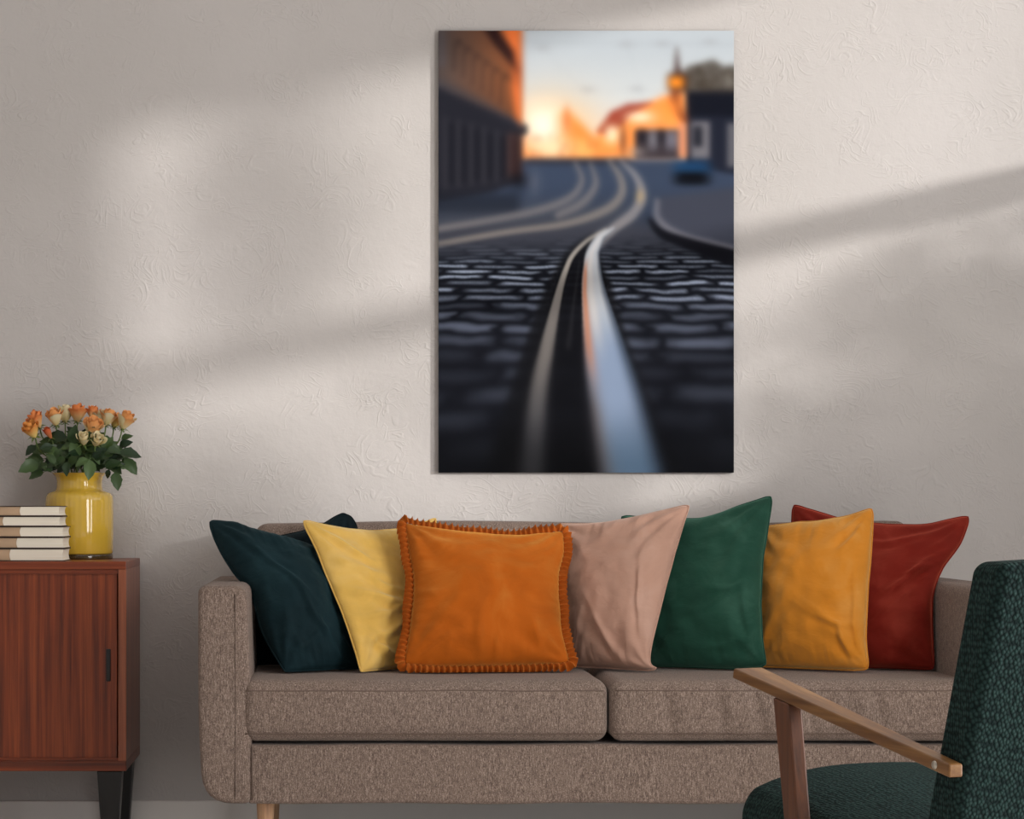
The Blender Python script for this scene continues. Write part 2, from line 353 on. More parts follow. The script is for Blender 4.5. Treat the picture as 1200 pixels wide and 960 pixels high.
# ------------------------------------------------------------------ scatter cushions
def catmull(P, t):
    n = len(P)-1; f = min(t*n, n-1e-6); i = int(f); t = f-i
    p0, p1, p2, p3 = P[max(i-1, 0)], P[i], P[i+1], P[min(i+2, n)]
    return .5*((2*p1)+(p2-p0)*t+(2*p0-5*p1+4*p2-p3)*t*t+(3*p1-p0-3*p2+p3)*t**3)
def pillow(label, m, top, right, bottom, left, ys, F=.065, B=.03, seed=0, folds=(), ruffle=None, group='velvet cushions on the sofa', wr=1.5):
    """edges as photograph points (top: left to right, right: down, bottom: left to right, left: down); ys = depth of TL, TR, BR, BL"""
    TL, TR, BR, BL = ys; N = 72
    def edge(pts, ya, yb):
        L = [0]
        for a, b in zip(pts[:-1], pts[1:]): L.append(L[-1]+math.hypot(b[0]-a[0], b[1]-a[1]))
        P = [at(p[0], p[1], ya+(yb-ya)*l/L[-1]) for p, l in zip(pts, L)]
        S = [catmull(P, k/100) for k in range(101)]      # even spacing along the edge
        D = [0]
        for a, b in zip(S[:-1], S[1:]): D.append(D[-1]+(b-a).length)
        r = []
        for k in range(N+1):
            d = D[-1]*k/N; j = next((i for i in range(1, 101) if D[i] >= d-1e-9), 100)
            f = (d-D[j-1])/max(D[j]-D[j-1], 1e-9); r.append(S[j-1].lerp(S[j], f))
        return r
    T, Rr, Bo, Le = edge(top, TL, TR), edge(right, TR, BR), edge(bottom, BL, BR), edge(left, TL, BL)
    G = [[None]*(N+1) for _ in range(N+1)]
    for i in range(N+1):                     # i down, j right
        v = i/N
        for j in range(N+1):
            u = j/N
            p = T[j]*(1-v)+Bo[j]*v+Le[i]*(1-u)+Rr[i]*u-(T[0]*(1-u)*(1-v)+T[N]*u*(1-v)+Bo[0]*(1-u)*v+Bo[N]*u*v)
            eu, ev = max(0, abs(u*2-1)-.9)/.1, max(0, abs(v*2-1)-.9)/.1
            cm = (T[N//2]+Bo[N//2])/2; p = p.lerp(cm, .022*(eu*ev)**1.5)
            wob = .0016*noise.noise(Vector((u*7, v*7, seed+30))); p += Vector((wob, 0, wob))
            p.z = max(p.z, ZS+.006); G[i][j] = p
    nrm = ((T[N]-Bo[0]).cross(T[0]-Bo[N])).normalized()
    if nrm.y > 0: nrm = -nrm                 # towards the viewer
    V = []; idx = {}
    size = (T[0]-Bo[N]).length/1.41
    for side in (0, 1):
        for i in range(N+1):
            for j in range(N+1):
                u, v = j/N*2-1, i/N*2-1
                brd = i in (0, N) or j in (0, N)
                if side and brd: idx[(1, i, j)] = idx[(0, i, j)]; continue
                h = (max(0, 1-abs(u)**2.1)*max(0, 1-abs(v)**2.1))**.55
                d = (F*1.3 if side == 0 else -B)*h
                if side == 0 and not brd:
                    q = 0
                    for cu, cv, k in ((-1, -1, 11), (1, -1, 13), (1, 1, 10), (-1, 1, 12)):     # creases running out of the corners
                        du, dv = u-cu, v-cv; r = math.hypot(du, dv); ph = math.atan2(dv, du)
                        q += .0045*math.exp(-(r/.75)**2)*min(1, r*4)*math.sin(ph*k+2*noise.noise(Vector((u*2, v*2, seed+k))))
                    q += .006*noise.noise(Vector((u*1.7, v*1.7, seed)))+.0035*noise.noise(Vector((u*4.2, v*5.5, seed+9)))
                    for dd, sv, kk in ((1-abs(u), v, 1 if u > 0 else 2), (1-abs(v), u, 3 if v > 0 else 4)):   # puckers along the seams
                        q += .0052*math.exp(-dd/.15)*min(1, dd*14)*(noise.noise(Vector((sv*9, kk*5., seed)))+.8*noise.noise(Vector((sv*19, kk*5.+dd, seed+2))))
                    for fu, fv, ang, ln, wd, am in folds:                                       # single drawn folds
                        a = R(ang); e1 = (u-fu)*math.cos(a)+(v-fv)*math.sin(a); e2 = -(u-fu)*math.sin(a)+(v-fv)*math.cos(a)+.04*(e1/ln)**2+.04*noise.noise(Vector((e1*3, fu*9, seed)))
                        q += am*math.exp(-(e1/ln)**2)*(math.exp(-(e2/(wd*.8))**2)-.4*math.exp(-((e2-1.5*wd)/wd)**2)-.2*math.exp(-((e2+1.6*wd)/wd)**2))*.62
                    d += wr*q*min(1, h*1.6)
                idx[(side, i, j)] = len(V); p = G[i][j]+nrm*d; p.z = max(p.z, ZS+.004); V.append(p)
    Fc = []
    for side in (0, 1):
        for i in range(N):
            for j in range(N): Fc.append([idx[(side, i, j)], idx[(side, i+1, j)], idx[(side, i+1, j+1)], idx[(side, i, j+1)]])
    c = Vector((0, 0, 0))
    for p in Bo: c += p/(N+1)
    t = thing('cushion', label, 'cushion', (c.x, c.y, ZS), group=group)
    obj('cover', V, Fc, m, t)
    ring = [G[0][j] for j in range(N)]+[G[i][N] for i in range(N)]+[G[N][N-j] for j in range(N)]+[G[N-i][0] for i in range(N)]
    if not ruffle:
        obj('seam', *tube(ring, .0022, 6, closed=True), m, t)
    else:                                    # gathered frill sewn round the edge
        n = len(ring); cen = sum((p for p in ring), Vector((0, 0, 0)))/n; RV, RF = [], []; S = 5; K = 720
        D = []
        for k in range(K):
            f = k/K*n; i = int(f); p = ring[i].lerp(ring[(i+1) % n], f-i)
            tg = (ring[(i+3) % n]-ring[i-2]).normalized(); o = tg.cross(nrm).normalized()
            if o.dot(p-cen) < 0: o = -o
            ph = 2*math.pi*k/K*112+1.6*noise.noise(Vector((k*.06, seed, 0)))
            wd = .023*(1+.3*noise.noise(Vector((k*.03, 2, seed))))
            for s in range(S+1):
                r = s/S; q = p+o*(wd*r-.002)+nrm*(.0100*math.sin(ph)*(.35+.65*r)+.006*math.sin(math.pi*r)+.004)+tg*(.0022*math.cos(ph)*r)
                q.z = max(q.z, ZS+.003); RV.append(q)
        for k in range(K):
            for s in range(S): a = k*(S+1)+s; b = ((k+1) % K)*(S+1)+s; RF.append([a, a+1, b+1, b])
        fr = obj('ruffle', RV, RF, ruffle, t, label='gathered orange frill')
    return t
V_TEAL = velvet('velvet_dark_teal', lin(14, 38, 44), 0.47, lin(60, 96, 104))
V_TEAL2 = velvet('velvet_blackish_teal', lin(9, 24, 30), 0.38, lin(40, 70, 78))
V_YEL = velvet('velvet_pale_yellow', lin(230, 186, 92), 1.0, lin(255, 240, 190), .88)
V_ORA = velvet('velvet_burnt_orange', lin(188, 92, 12), 1.0, lin(240, 186, 96), .8)
V_FRI = velvet('velvet_orange_frill', lin(172, 82, 14), 0.8, lin(240, 180, 100), .9)
V_PNK = velvet('velvet_blush', lin(192, 152, 133), 0.7, lin(236, 210, 198), .88)
V_GRN = velvet('velvet_green', lin(27, 68, 54), 0.8, lin(110, 160, 140))
V_MUS = velvet('velvet_mustard', lin(210, 132, 36), 1.0, lin(255, 224, 150), .85)
V_RED = velvet('velvet_brick_red', lin(116, 24, 12), 1.0, lin(226, 110, 86))
pillow('blackish teal cushion upright behind the tilted dark teal one, one corner peeking out', V_TEAL2,
       [(296, 634), (330, 628), (370, 618), (392, 606), (405, 600)], [(405, 600), (418, 618), (424, 680), (426, 740), (428, 785)],
       [(294, 785), (360, 786), (428, 785)], [(296, 634), (294, 690), (292, 740), (294, 785)], (.57, .57, .50, .50), .04, .01, 21)
pillow('dark teal velvet cushion tilted left over the sofa arm', V_TEAL,
       [(244, 610), (268, 612), (296, 622), (330, 632), (372, 640)], [(372, 640), (388, 680), (402, 730), (422, 786)],
       [(334, 789), (356, 789), (390, 784), (422, 786)], [(244, 610), (254, 638), (272, 669), (294, 697), (308, 742), (334, 789)], (.44, .46, .34, .22), .07, .025, 3,
       folds=((-.2, .72, -12, .5, .06, .008), (.1, .5, 55, .6, .08, .007), (-.4, -.3, 50, .7, .07, .006)))
pillow('pale yellow velvet cushion behind the ruffled orange one', V_YEL,
       [(354, 609), (380, 615), (418, 621), (460, 621), (492, 614), (512, 606)], [(512, 606), (505, 660), (500, 720), (498, 788)],
       [(423, 790), (450, 790), (498, 788)], [(354, 609), (371, 646), (387, 685), (400, 716), (413, 753), (420, 778), (423, 790)], (.42, .59, .45, .22), .05, .02, 5,
       folds=((-.3, .1, 12, .6, .07, .012), (-.35, .55, -14, .55, .06, .014), (-.5, -.3, 20, .5, .08, .009), (-.3, .3, -8, .5, .05, .010), (-.1, -.05, 16, .4, .05, .008), (-.4, .75, 10, .4, .05, .012), (-.6, -.6, 35, .3, .05, .008)))
pillow('burnt orange velvet cushion with ruffled edge at the sofa centre', V_ORA,
       [(474, 611), (488, 616), (543, 625), (603, 629), (640, 625), (660, 621)], [(660, 621), (661, 647), (655, 676), (656, 710), (659, 743), (669, 778)],
       [(472, 780), (520, 782), (600, 781), (669, 778)], [(474, 611), (478, 645), (484, 685), (480, 733), (472, 780)], (.41, .46, .26, .22), .075, .015, 8,
       folds=((-.15, .72, 80, .25, .07, .007), (.1, .8, 95, .2, .05, .006), (.62, .7, 70, .25, .06, .006), (.75, -.6, -40, .3, .09, .006), (-.75, .1, 5, .25, .06, .005)), ruffle=V_FRI)
pillow('blush pink velvet cushion between the ruffled orange and the green cushions', V_PNK,
       [(652, 614), (690, 614), (726, 610), (770, 600), (809, 591)], [(809, 591), (796, 630), (781, 685), (768, 737), (761, 774), (770, 785)],
       [(672, 782), (710, 783), (745, 786), (770, 785)], [(652, 614), (660, 670), (668, 730), (672, 782)], (.57, .42, .24, .42), .06, .02, 12,
       folds=((.2, .75, 35, .4, .07, .007), (.7, .2, 75, .5, .05, .006), (-.1, .5, 50, .5, .08, .004)))
pillow('dark green velvet cushion with tall pointed corner beside the pink one', V_GRN,
       [(727, 604), (760, 607), (807, 608), (833, 605), (864, 594), (905, 580)], [(905, 580), (900, 620), (894, 659), (892, 706), (894, 753), (899, 780)],
       [(742, 784), (790, 785), (843, 785), (880, 784), (899, 780)], [(727, 604), (735, 660), (740, 720), (742, 784)], (.58, .43, .27, .46), .065, .025, 15,
       folds=((.7, .1, 0, .3, .05, .007), (.6, .75, -10, .45, .05, .009), (.55, .2, -25, .35, .05, .006), (.82, .5, 85, .5, .05, .006)))
pillow('mustard yellow velvet cushion in front of the red one', V_MUS,
       [(890, 618), (930, 613), (965, 610), (995, 604), (1023, 595)], [(1023, 595), (1022, 632), (1018, 682), (1015, 745), (1018, 785)],
       [(886, 781), (920, 783), (982, 786), (1018, 785)], [(890, 618), (888, 680), (888, 740), (886, 781)], (.50, .38, .24, .42), .07, .02, 18,
       folds=((.72, -.55, -40, .25, .08, .011), (.5, .45, 12, .4, .05, .011), (.3, .32, 15, .3, .05, .006), (.75, .8, 60, .3, .06, .01), (.86, .2, 88, .7, .05, .008)))
pillow('brick red velvet cushion leaning in the sofa corner by the armchair', V_RED,
       [(929, 590), (950, 597), (985, 608), (1030, 614), (1080, 615), (1112, 609), (1137, 604)], [(1137, 604), (1126, 636), (1104, 668), (1093, 700), (1093, 745), (1095, 785)],
       [(925, 786), (1000, 786), (1050, 786), (1095, 785)], [(929, 590), (926, 660), (924, 720), (925, 786)], (.58, .44, .30, .47), .06, .02, 27,
       folds=((.72, -.2, -52, .45, .08, .016), (.5, .25, -40, .7, .05, .006), (.35, -.72, -14, .5, .05, .008), (.85, -.25, -30, .25, .05, .01)))

# ------------------------------------------------------------------ sideboard
CY0, CY1 = .46, .90; CXR = -.563; CXL = -1.96; CZ0, CZ1 = .202, .751; TH = .021
cab = thing('sideboard', 'teak sideboard with sliding door and black tapered legs at the left', 'sideboard', ((CXL+CXR)/2, .68, 0))
obj('top_panel', *box(CXL, CXR, CY0, CY1, CZ1-TH, CZ1, .0015), M_TEAK_X, cab, smooth=False)
obj('bottom_panel', *box(CXL, CXR, CY0, CY1, CZ0, CZ0+TH*1.25, .0015), M_TEAK_X, cab, smooth=False)
for a, b in ((CXR-TH, CXR), (CXL, CXL+TH)):
    obj('side_panel', *box(a, b, CY0+.0005, CY1, CZ0+TH*1.25, CZ1-TH, .001), M_TEAK_Y, cab, smooth=False)
obj('back_panel', *box(CXL+TH, CXR-TH, CY1-.012, CY1, CZ0+TH*1.25, CZ1-TH), M_TEAK_X, cab, smooth=False)
obj('track', *box(CXL+TH, CXR-TH, CY0+.006, CY0+.03, CZ1-TH-.012, CZ1-TH), M_TEAK_X, cab, smooth=False)
obj('track', *box(CXL+TH, CXR-TH, CY0+.006, CY0+.03, CZ0+TH*1.25, CZ0+TH*1.25+.008), M_TEAK_X, cab, smooth=False)
MID = (CXL+CXR)/2
for k, (a, b, dy) in enumerate(((MID-.02, CXR-TH-.004, .012), (CXL+TH+.004, MID+.02, .03))):
    d = obj('door', *box(a, b, CY0+dy, CY0+dy+.014, CZ0+TH*1.25+.006, CZ1-TH-.010, .001), M_TEAK_Z, cab, smooth=False)
    hx = at(127.5, 780, CY0+.012).x if k == 0 else a+.03
    hz0, hz1 = at(0, 799, CY0).z, at(0, 761, CY0).z
    h = obj('handle', *join(box(hx-.007, hx+.005, CY0+dy-.003, CY0+dy+.002, hz0, hz1, .002)), M_BLACK, d, label='black slot handle')
for x in (CXR-.045, CXL+.08):
    for y in (CY0+.04, CY1-.05):
        c = .033; b_ = .02
        obj('leg', *hexa([(x-b_, y-b_, 0), (x+b_, y-b_, 0), (x+b_, y+b_, 0), (x-b_, y+b_, 0)], [(x-c, y-c, CZ0), (x+c, y-c, CZ0), (x+c, y+c, CZ0), (x-c, y+c, CZ0)], .003), M_BLACK, cab, smooth=False)

# ------------------------------------------------------------------ books
M_PAGE, tpg, bpg = mat('book_pages', lin(232, 218, 196), .8)
npg = noise_tex(tpg, coord(tpg, (1, 1, 260)), 3, 2); tpg.links.new(ramp(tpg, npg, [(.35, lin(244, 234, 214)), (.6, lin(250, 242, 226))]), bpg.inputs['Base Color'])
M_COVER = mat('book_cover', lin(52, 34, 26), .6)[0]
M_SPINE = mat('tan_book_spine', lin(196, 165, 134), .7)[0]
z = CZ1
names = ['bottom book of the stack, thick cream pages', 'second book from the bottom of the stack', 'middle book of the stack of five', 'second book from the top, with least tan showing', 'topmost book of the stack beside the yellow vase']
# page block start and end in photograph x, then y of the bottom and top of each book
for k, (xs, xe, yb, yt) in enumerate(((11, 74.5, 658.5, 643.8), (19, 74.5, 643.8, 630.6), (23, 74.5, 630.6, 618), (3, 70.5, 618, 606), (23, 70, 606, 594))):
    yf = .50+.004*((k*7) % 4); yb_ = yf+.15
    s = FPX/(yf+6); h = (yb-yt)/s; X0 = (xs-CX)/s; X1 = (xe-CX)/s; XS = X0-.065
    t = thing('book', names[k]+', lying on the sideboard', 'book', ((XS+X1)/2, yf+.07, z), group='books stacked on the sideboard')
    cv = .0022; dz = .0
    obj('cover_board', *box(XS, X1+.003, yf-.002, yb_, z, z+cv, .0006), M_COVER, t)
    obj('cover_board', *box(XS, X1+.003, yf-.002, yb_, z+h-cv, z+h, .0006), M_COVER, t)
    zm0, zm1 = z+cv, z+h-cv
    pts = []
    hh = zm1-zm0
    for q in range(9): a = q/8; pts.append((X0+.0035*(2*a-1)**2, zm0+hh*a))          # rounded back
    for q in range(9): a = 1-q/8; pts.append((X1-.0028*(1-(2*a-1)**2), zm0+hh*a))    # hollow fore edge
    pb = obj('page_block', *prism(pts, yf, yb_-.003, .0004, 1), M_PAGE, t, smooth=False)
    obj('spine', *box(XS, X0+.003, yf+.0015, yb_-.004, zm0, zm1, .0008), M_SPINE, t, label='tan cloth back of the book')
    z += h+.0001

# ------------------------------------------------------------------ vase and roses
VY = .78; VC = at(93, 655, VY); VC.z = CZ1
M_GLASS, tg, bgl = mat('amber_glass', lin(226, 186, 66), .14, .5, coat=.8)
bgl.inputs['Coat Roughness'].default_value = .04
M_CLEAR, tc, bc = mat('clear_glass', lin(150, 120, 70), .05, .6); bc.inputs['Transmission Weight'].default_value = .8
vase = thing('vase', 'yellow ribbed glass vase full of roses', 'vase', VC)
rb = .0926; zs = 1/426.5
def fl(a, z): return (.004*math.cos(a*40)+.002*math.cos(a*23))*(1 if z > .02 else 0)
prof = [(.0005, .014), (rb*.97, .014), (rb, .018), (rb*1.005, .09), (rb*1.0, .158), (rb*.985, .172), (rb*.93, .181), (rb*.80, .186), (rb*.70, .190), (rb*.675, .196), (rb*.67, .212), (rb*.70, .225), (rb*.79, .234), (rb*.815, .2355), (rb*.79, .2365), (rb*.66, .224), (rb*.62, .205), (rb*.62, .19), (rb*.9, .172), (rb*.94, .16), (rb*.94, .03), (.0005, .025)]
obj('body', *lathe(prof, VC, 156, fl), M_GLASS, vase)
obj('base', *lathe([(.0005, 0), (rb*.985, 0), (rb*.995, .002), (rb*.995, .012), (rb*.98, .0139), (.0005, .0139)], VC, 64), M_CLEAR, vase, label='clear thick glass foot')

def leaf_mat(name, a, b_):
    m, t, b = mat(name, a, .42, .4)
    oi = nd(t, 'ShaderNodeObjectInfo'); t.links.new(ramp(t, oi.outputs['Random'], [(0, a), (1, b_)]), b.inputs['Base Color']); return m
M_LEAF = leaf_mat('rose_leaf', lin(26, 50, 28), lin(78, 104, 58)); M_STEM = mat('rose_stem', lin(104, 128, 66), .5)[0]
def petal_mat(name, base, tip):
    m, t, b = mat(name, base, .6, .25); b.inputs['Subsurface Weight'].default_value = .12; b.inputs['Subsurface Radius'].default_value = (.02, .01, .005)
    sp = nd(t, 'ShaderNodeSeparateXYZ'); t.links.new(coord(t, (1, 1, 1), 'Generated'), sp.inputs[0])
    t.links.new(ramp(t, sp.outputs[2], [(.25, base), (.85, tip)]), b.inputs['Base Color']); return m
PM = {'orange': petal_mat('petal_orange', lin(248, 206, 146), lin(238, 146, 84)), 'peach': petal_mat('petal_peach', lin(246, 222, 166), lin(244, 174, 108)),
      'cream': petal_mat('petal_cream', lin(236, 216, 156), lin(250, 236, 194)), 'bud': petal_mat('petal_bud', lin(190, 120, 76), lin(206, 98, 58)), 'gold': petal_mat('petal_gold', lin(250, 218, 136), lin(244, 168, 88))}
def petal_mesh(name, m, wrap, r0, flare, hgt, rag):
    V, F = [], []; nu, nv = 8, 7
    for i in range(nv+1):
        v = i/nv
        for j in range(nu+1):
            u = j/nu*2-1
            wd = math.sin(math.pi*min(.5, .12+v*.55))*(1-.25*max(0, v-.75)*4*abs(u)); a = u*wrap*wd
            r = r0*(.30+1.0*math.sin(min(v*1.5, 1.5))-.18*v)+flare*max(0, v-.6)**2*5*r0
            z_ = hgt*v*(1-.16*u*u*v)+rag*math.cos(u*5)*v*.2
            V.append((r*math.cos(a), r*math.sin(a), z_))
    for i in range(nv):
        for j in range(nu): k = i*(nu+1)+j; F.append([k, k+1, k+nu+2, k+nu+1])
    return mesh(name, V, F, m)
PET = {}
for k, m in PM.items():
    PET[k] = (petal_mesh('petal', m, 1.9, .0055, .05, .040, .003), petal_mesh('petal', m, 1.3, .0100, .10, .038, .004), petal_mesh('petal', m, 1.05, .0132, .32, .034, .004))
def leaf_mesh(name, L, W, bend, m):
    V, F = [], []; nl, nw = 8, 4
    for i in range(nl+1):
        v = i/nl; wd = W*math.sin(math.pi*v**.8)**.85*(1+.06*(-1)**i) if 0 < i < nl else .0004
        for j in range(nw+1):
            u = j/nw*2-1; V.append((u*wd, v*L, -bend*v*v*L+abs(u)*wd*.35-.1*wd*math.sin(v*9)*abs(u)))
    for i in range(nl):
        for j in range(nw): k = i*(nw+1)+j; F.append([k, k+1, k+nw+2, k+nw+1])
    tv, tf = tube([(0, -.012, .002), (0, 0, 0), (0, L*.6, -bend*.36*L-.0012)], .0011, 5, taper=.5); n = len(V)
    return mesh(name, V+list(tv), F+[[q+n for q in f] for f in tf], m)
LM = [leaf_mesh('leaf', .042, .0135, .35, M_LEAF), leaf_mesh('leaf', .050, .0155, .15, M_LEAF), leaf_mesh('leaf', .036, .0115, .6, M_LEAF)]
sep_me = leaf_mesh('sepal', .02, .0035, .9, M_STEM)
def child(name, me, parent, M):
    o = bpy.data.objects.new(name, me); COL.objects.link(o); o.parent = parent; o.matrix_local = M; return o
def frame(loc, ydir, zdir, s=1.):
    y = Vector(ydir).normalized(); zv = Vector(zdir); x = y.cross(zv)
    x = x.normalized() if x.length > 1e-4 else y.orthogonal().normalized(); zv = x.cross(y)
    return Matrix.Translation(loc) @ Matrix((x, y, zv)).transposed().to_4x4() @ Matrix.Scale(s, 4)
RS = [((42, 492), 'orange', 1.0, .74, 'orange rose at the upper left of the bouquet'), ((37, 504), 'gold', 1.0, .70, 'golden orange rose, leftmost of the bouquet'),
      ((57, 508), 'bud', .72, .72, 'small rusty rosebud low on the left of the bouquet'), ((64, 489), 'peach', 1.0, .74, 'peach rose with orange heart left of the cream one'),
      ((76, 485), 'cream', 1.0, .79, 'cream rose high in the left half of the bouquet'), ((91, 484), 'orange', 1.02, .78, 'orange rose at the top middle of the bouquet'),
      ((109, 484), 'orange', .8, .80, 'narrow orange rosebud right of the topmost rose'), ((109, 501), 'peach', 1.12, .70, 'open peach rose facing front at the bouquet centre'),
      ((98, 514), 'cream', .85, .68, 'pale cream rose low at the centre, left of its twin'), ((114, 516), 'cream', .85, .68, 'pale cream rose low at the centre, right of its twin'),
      ((118, 490), 'cream', .95, .80, 'cream rose behind the open peach rose'), ((127, 489), 'peach', .95, .78, 'peach rose in the right half of the bouquet'),
      ((136, 493), 'gold', .85, .81, 'golden rose half hidden near the right end of the bouquet'), ((147, 493), 'peach', 1.05, .76, 'peach orange rose, rightmost of the bouquet')]
rg = random.Random(5)
roses = []
for k, ((px, py), kind, sc, Y, lab) in enumerate(RS):
    hd = at(px, py, Y)
    neck = VC+Vector((rg.uniform(-.035, .035), rg.uniform(-.035, .035), .235))
    foot = VC+Vector((-(neck.x-VC.x)*.8, -(neck.y-VC.y)*.8, .04))
    t = thing('rose', lab, 'rose', foot, group='roses in the yellow vase'); lo0 = foot
    axis = (hd-neck); axis.z = max(axis.z, .05); axis = Vector((axis.x*.55, axis.y*.55-.012, axis.z)).normalized()
    bs = hd-axis*.024*sc
    P = [catmull([foot, neck, bs-axis*.045+Vector((0, 0, -.004)), bs], q/14) for q in range(15)]
    obj('stem', *tube(P, .0021, 6), M_STEM, t)
    for ring_, (n, tilt) in enumerate(((3, 0), (4, .06), (5, .13))):
        if kind == 'bud' and ring_ == 2: continue
        if ring_ == 2 and sc < .9: n = 3
        for q in range(n):
            a = 2*math.pi*(q/n)+ring_*.6+k
            kk = kind if not (ring_ == 2 and kind in ('peach',) and q % 2) else 'cream'
            rot = Matrix.Rotation(a, 4, 'Z') @ Matrix.Rotation(tilt+rg.uniform(-.05, .1), 4, 'Y')
            M = Matrix.Translation(bs-lo0) @ axis.to_track_quat('Z', 'Y').to_matrix().to_4x4() @ rot @ Matrix.Scale(sc*1.22*rg.uniform(.94, 1.06), 4)
            child('petal', PET[kk][ring_], t, M)
    for q in range(5):
        a = 2*math.pi*q/5+k; e = axis.orthogonal().normalized(); d = (Matrix.Rotation(a, 3, axis) @ e)
        child('sepal', sep_me, t, frame(bs-lo0, d*.9+axis*.7, axis, sc))
    roses.append((t, P, neck, hd))
# leaves: placed through the crown of the bouquet, each on the nearest rose
spots = [((105, 548), .66, -90, 1.15, 1), ((96, 541), .66, 200, .9, 0), ((136, 562), .70, -75, 1.05, 1), ((126, 556), .72, -110, .7, 2), ((36, 546), .70, 205, 1.25, 1), ((60, 537), .66, 120, .9, 0), ((67, 532), .66, 60, .8, 0),
         ((78, 548), .66, -100, .95, 0), ((150, 532), .70, -5, 1.25, 1), ((152, 545), .74, -50, 1.1, 1), ((146, 520), .74, 20, .9, 0), ((44, 556), .74, 200, .9, 1), ((36, 527), .76, 215, .9, 0), ((148, 512), .8, 30, .8, 0)]
for _ in range(150):
    a = rg.uniform(0, math.pi); r = math.sqrt(rg.uniform(.02, 1))
    px = 93+56*r*math.cos(a)*1.02; py = 549-44*r*math.sin(a)*.98
    if py > 548 and abs(px-93) < 30: py -= 8
    spots.append(((px, py), rg.uniform(.68, .87), math.degrees(math.atan2((549-py)*.5-6, px-93))+rg.uniform(-45, 45), rg.uniform(.75, 1.15), rg.randrange(3)))
for (px, py), Y, ang, sc, kind in spots:
    p = at(px, py, Y); best = min(roses, key=lambda q: min((p-s).length for s in q[1][4:]))
    d = Vector((math.cos(R(ang)), rg.uniform(-.75, .25), math.sin(R(ang))))
    up = Vector((rg.uniform(-.5, .5), -1, rg.uniform(.2, 1)))
    p0 = p-d.normalized()*.02*sc
    child('leaf', LM[kind], best[0], frame(p0-best[0].location, d, up, sc))

# ------------------------------------------------------------------ armchair (own axes: x to its right, y forwards)
ch = thing('armchair', 'mid-century armchair with dark green weave and wooden arms seen from behind', 'armchair', (.849, -2.63, 0), R(16.8))
BW = .50; REC = .34; LEAN = lambda z_: -(z_-.542)*REC
def bh(p): return Vector((p.x, p.y+LEAN(p.z)-.012*math.sin(math.pi*min(max(p.x/BW, 0), 1))*(p.y < .03), p.z+.008*math.sin(math.pi*p.x/BW)*(p.z > .8)))
obj('backrest', *rbox(.002, BW-.002, 0, .078, .31, .818, .017, 5, (16, 4, 20), bh), M_CHAIR, ch, local=True)
def sh(p):
    u = p.x/BW*2-1; v = (p.y-.05)/.66
    k = max(0, 1-abs(u)**2.6)
    q = p.copy()
    if p.z > .37: q.z += (.046*k*min(1, max(0, 1.15*v+.2)) + .03*(v-.6))*min(1, (p.z-.37)/.04)
    q.y += .012*k*(v > .8)
    return q
obj('seat', *rbox(.002, BW-.002, .06, .705, .29, .412, .03, 5, (16, 20, 4), sh), M_CHAIR, ch, local=True)
for s in (-1, 1):
    X = (lambda v: v) if s < 0 else (lambda v: BW-v)
    zb, zf = .542, .633
    A = [(-.022, 0, zb), (0, 0, zb), (.024, .655, zf), (-.031, .646, zf)]
    top = [(X(x), y, z_) for x, y, z_ in A]; bot = [(X(x), y+(.006 if y > .3 else .0), z_-(.0165 if y > .3 else .0185)) for x, y, z_ in A]
    a = obj('armrest', *hexa(bot, top, .0028, 3), M_OAK, ch, local=True, smooth=False)
    bolt = lathe([(.0005, .003), (.003, .0028), (.005, .0018), (.0062, 0), (.0062, -.004)], (0, 0, 0), 16)
    obj('bolt', [Vector((X(-.0232)-(p.z if s < 0 else -p.z), .036+p.x, zb-.0045+p.y)) for p in bolt[0]], bolt[1], M_STEEL, a, local=True, label='round steel bolt head')
    y0, y1 = .462, .507; zt = .600; x0, x1 = X(-.030), X(-.006)
    sl = -.11
    obj('front_leg', *hexa([(x0, y0+sl+.006, 0), (x1, y0+sl+.006, 0), (x1, y1+sl-.006, 0), (x0, y1+sl-.006, 0)], [(x0, y0-.003, zt-.011), (x1, y0-.003, zt-.011), (x1, y1+.003, zt-.004), (x0, y1+.003, zt-.004)], .003, 3), M_OAKZ, ch, local=True, smooth=False)
    obj('side_rail', *hexa([(X(-.024), -.02, .255), (X(.0), -.02, .255), (X(.0), .56, .29), (X(-.024), .56, .29)], [(X(-.024), -.02, .30), (X(.0), -.02, .30), (X(.0), .56, .335), (X(-.024), .56, .335)], .003), M_OAK, ch, local=True, smooth=False)
    obj('rear_leg', *hexa([(X(-.024), -.13, 0), (X(0), -.13, 0), (X(0), -.10, 0), (X(-.024), -.10, 0)], [(X(-.024), -.02, .295), (X(0), -.02, .295), (X(0), .025, .295), (X(-.024), .025, .295)], .003), M_OAKZ, ch, local=True, smooth=False)
obj('front_rail', *box(0, BW, .50, .525, .255, .30, .002), M_OAK, ch, local=True, smooth=False)

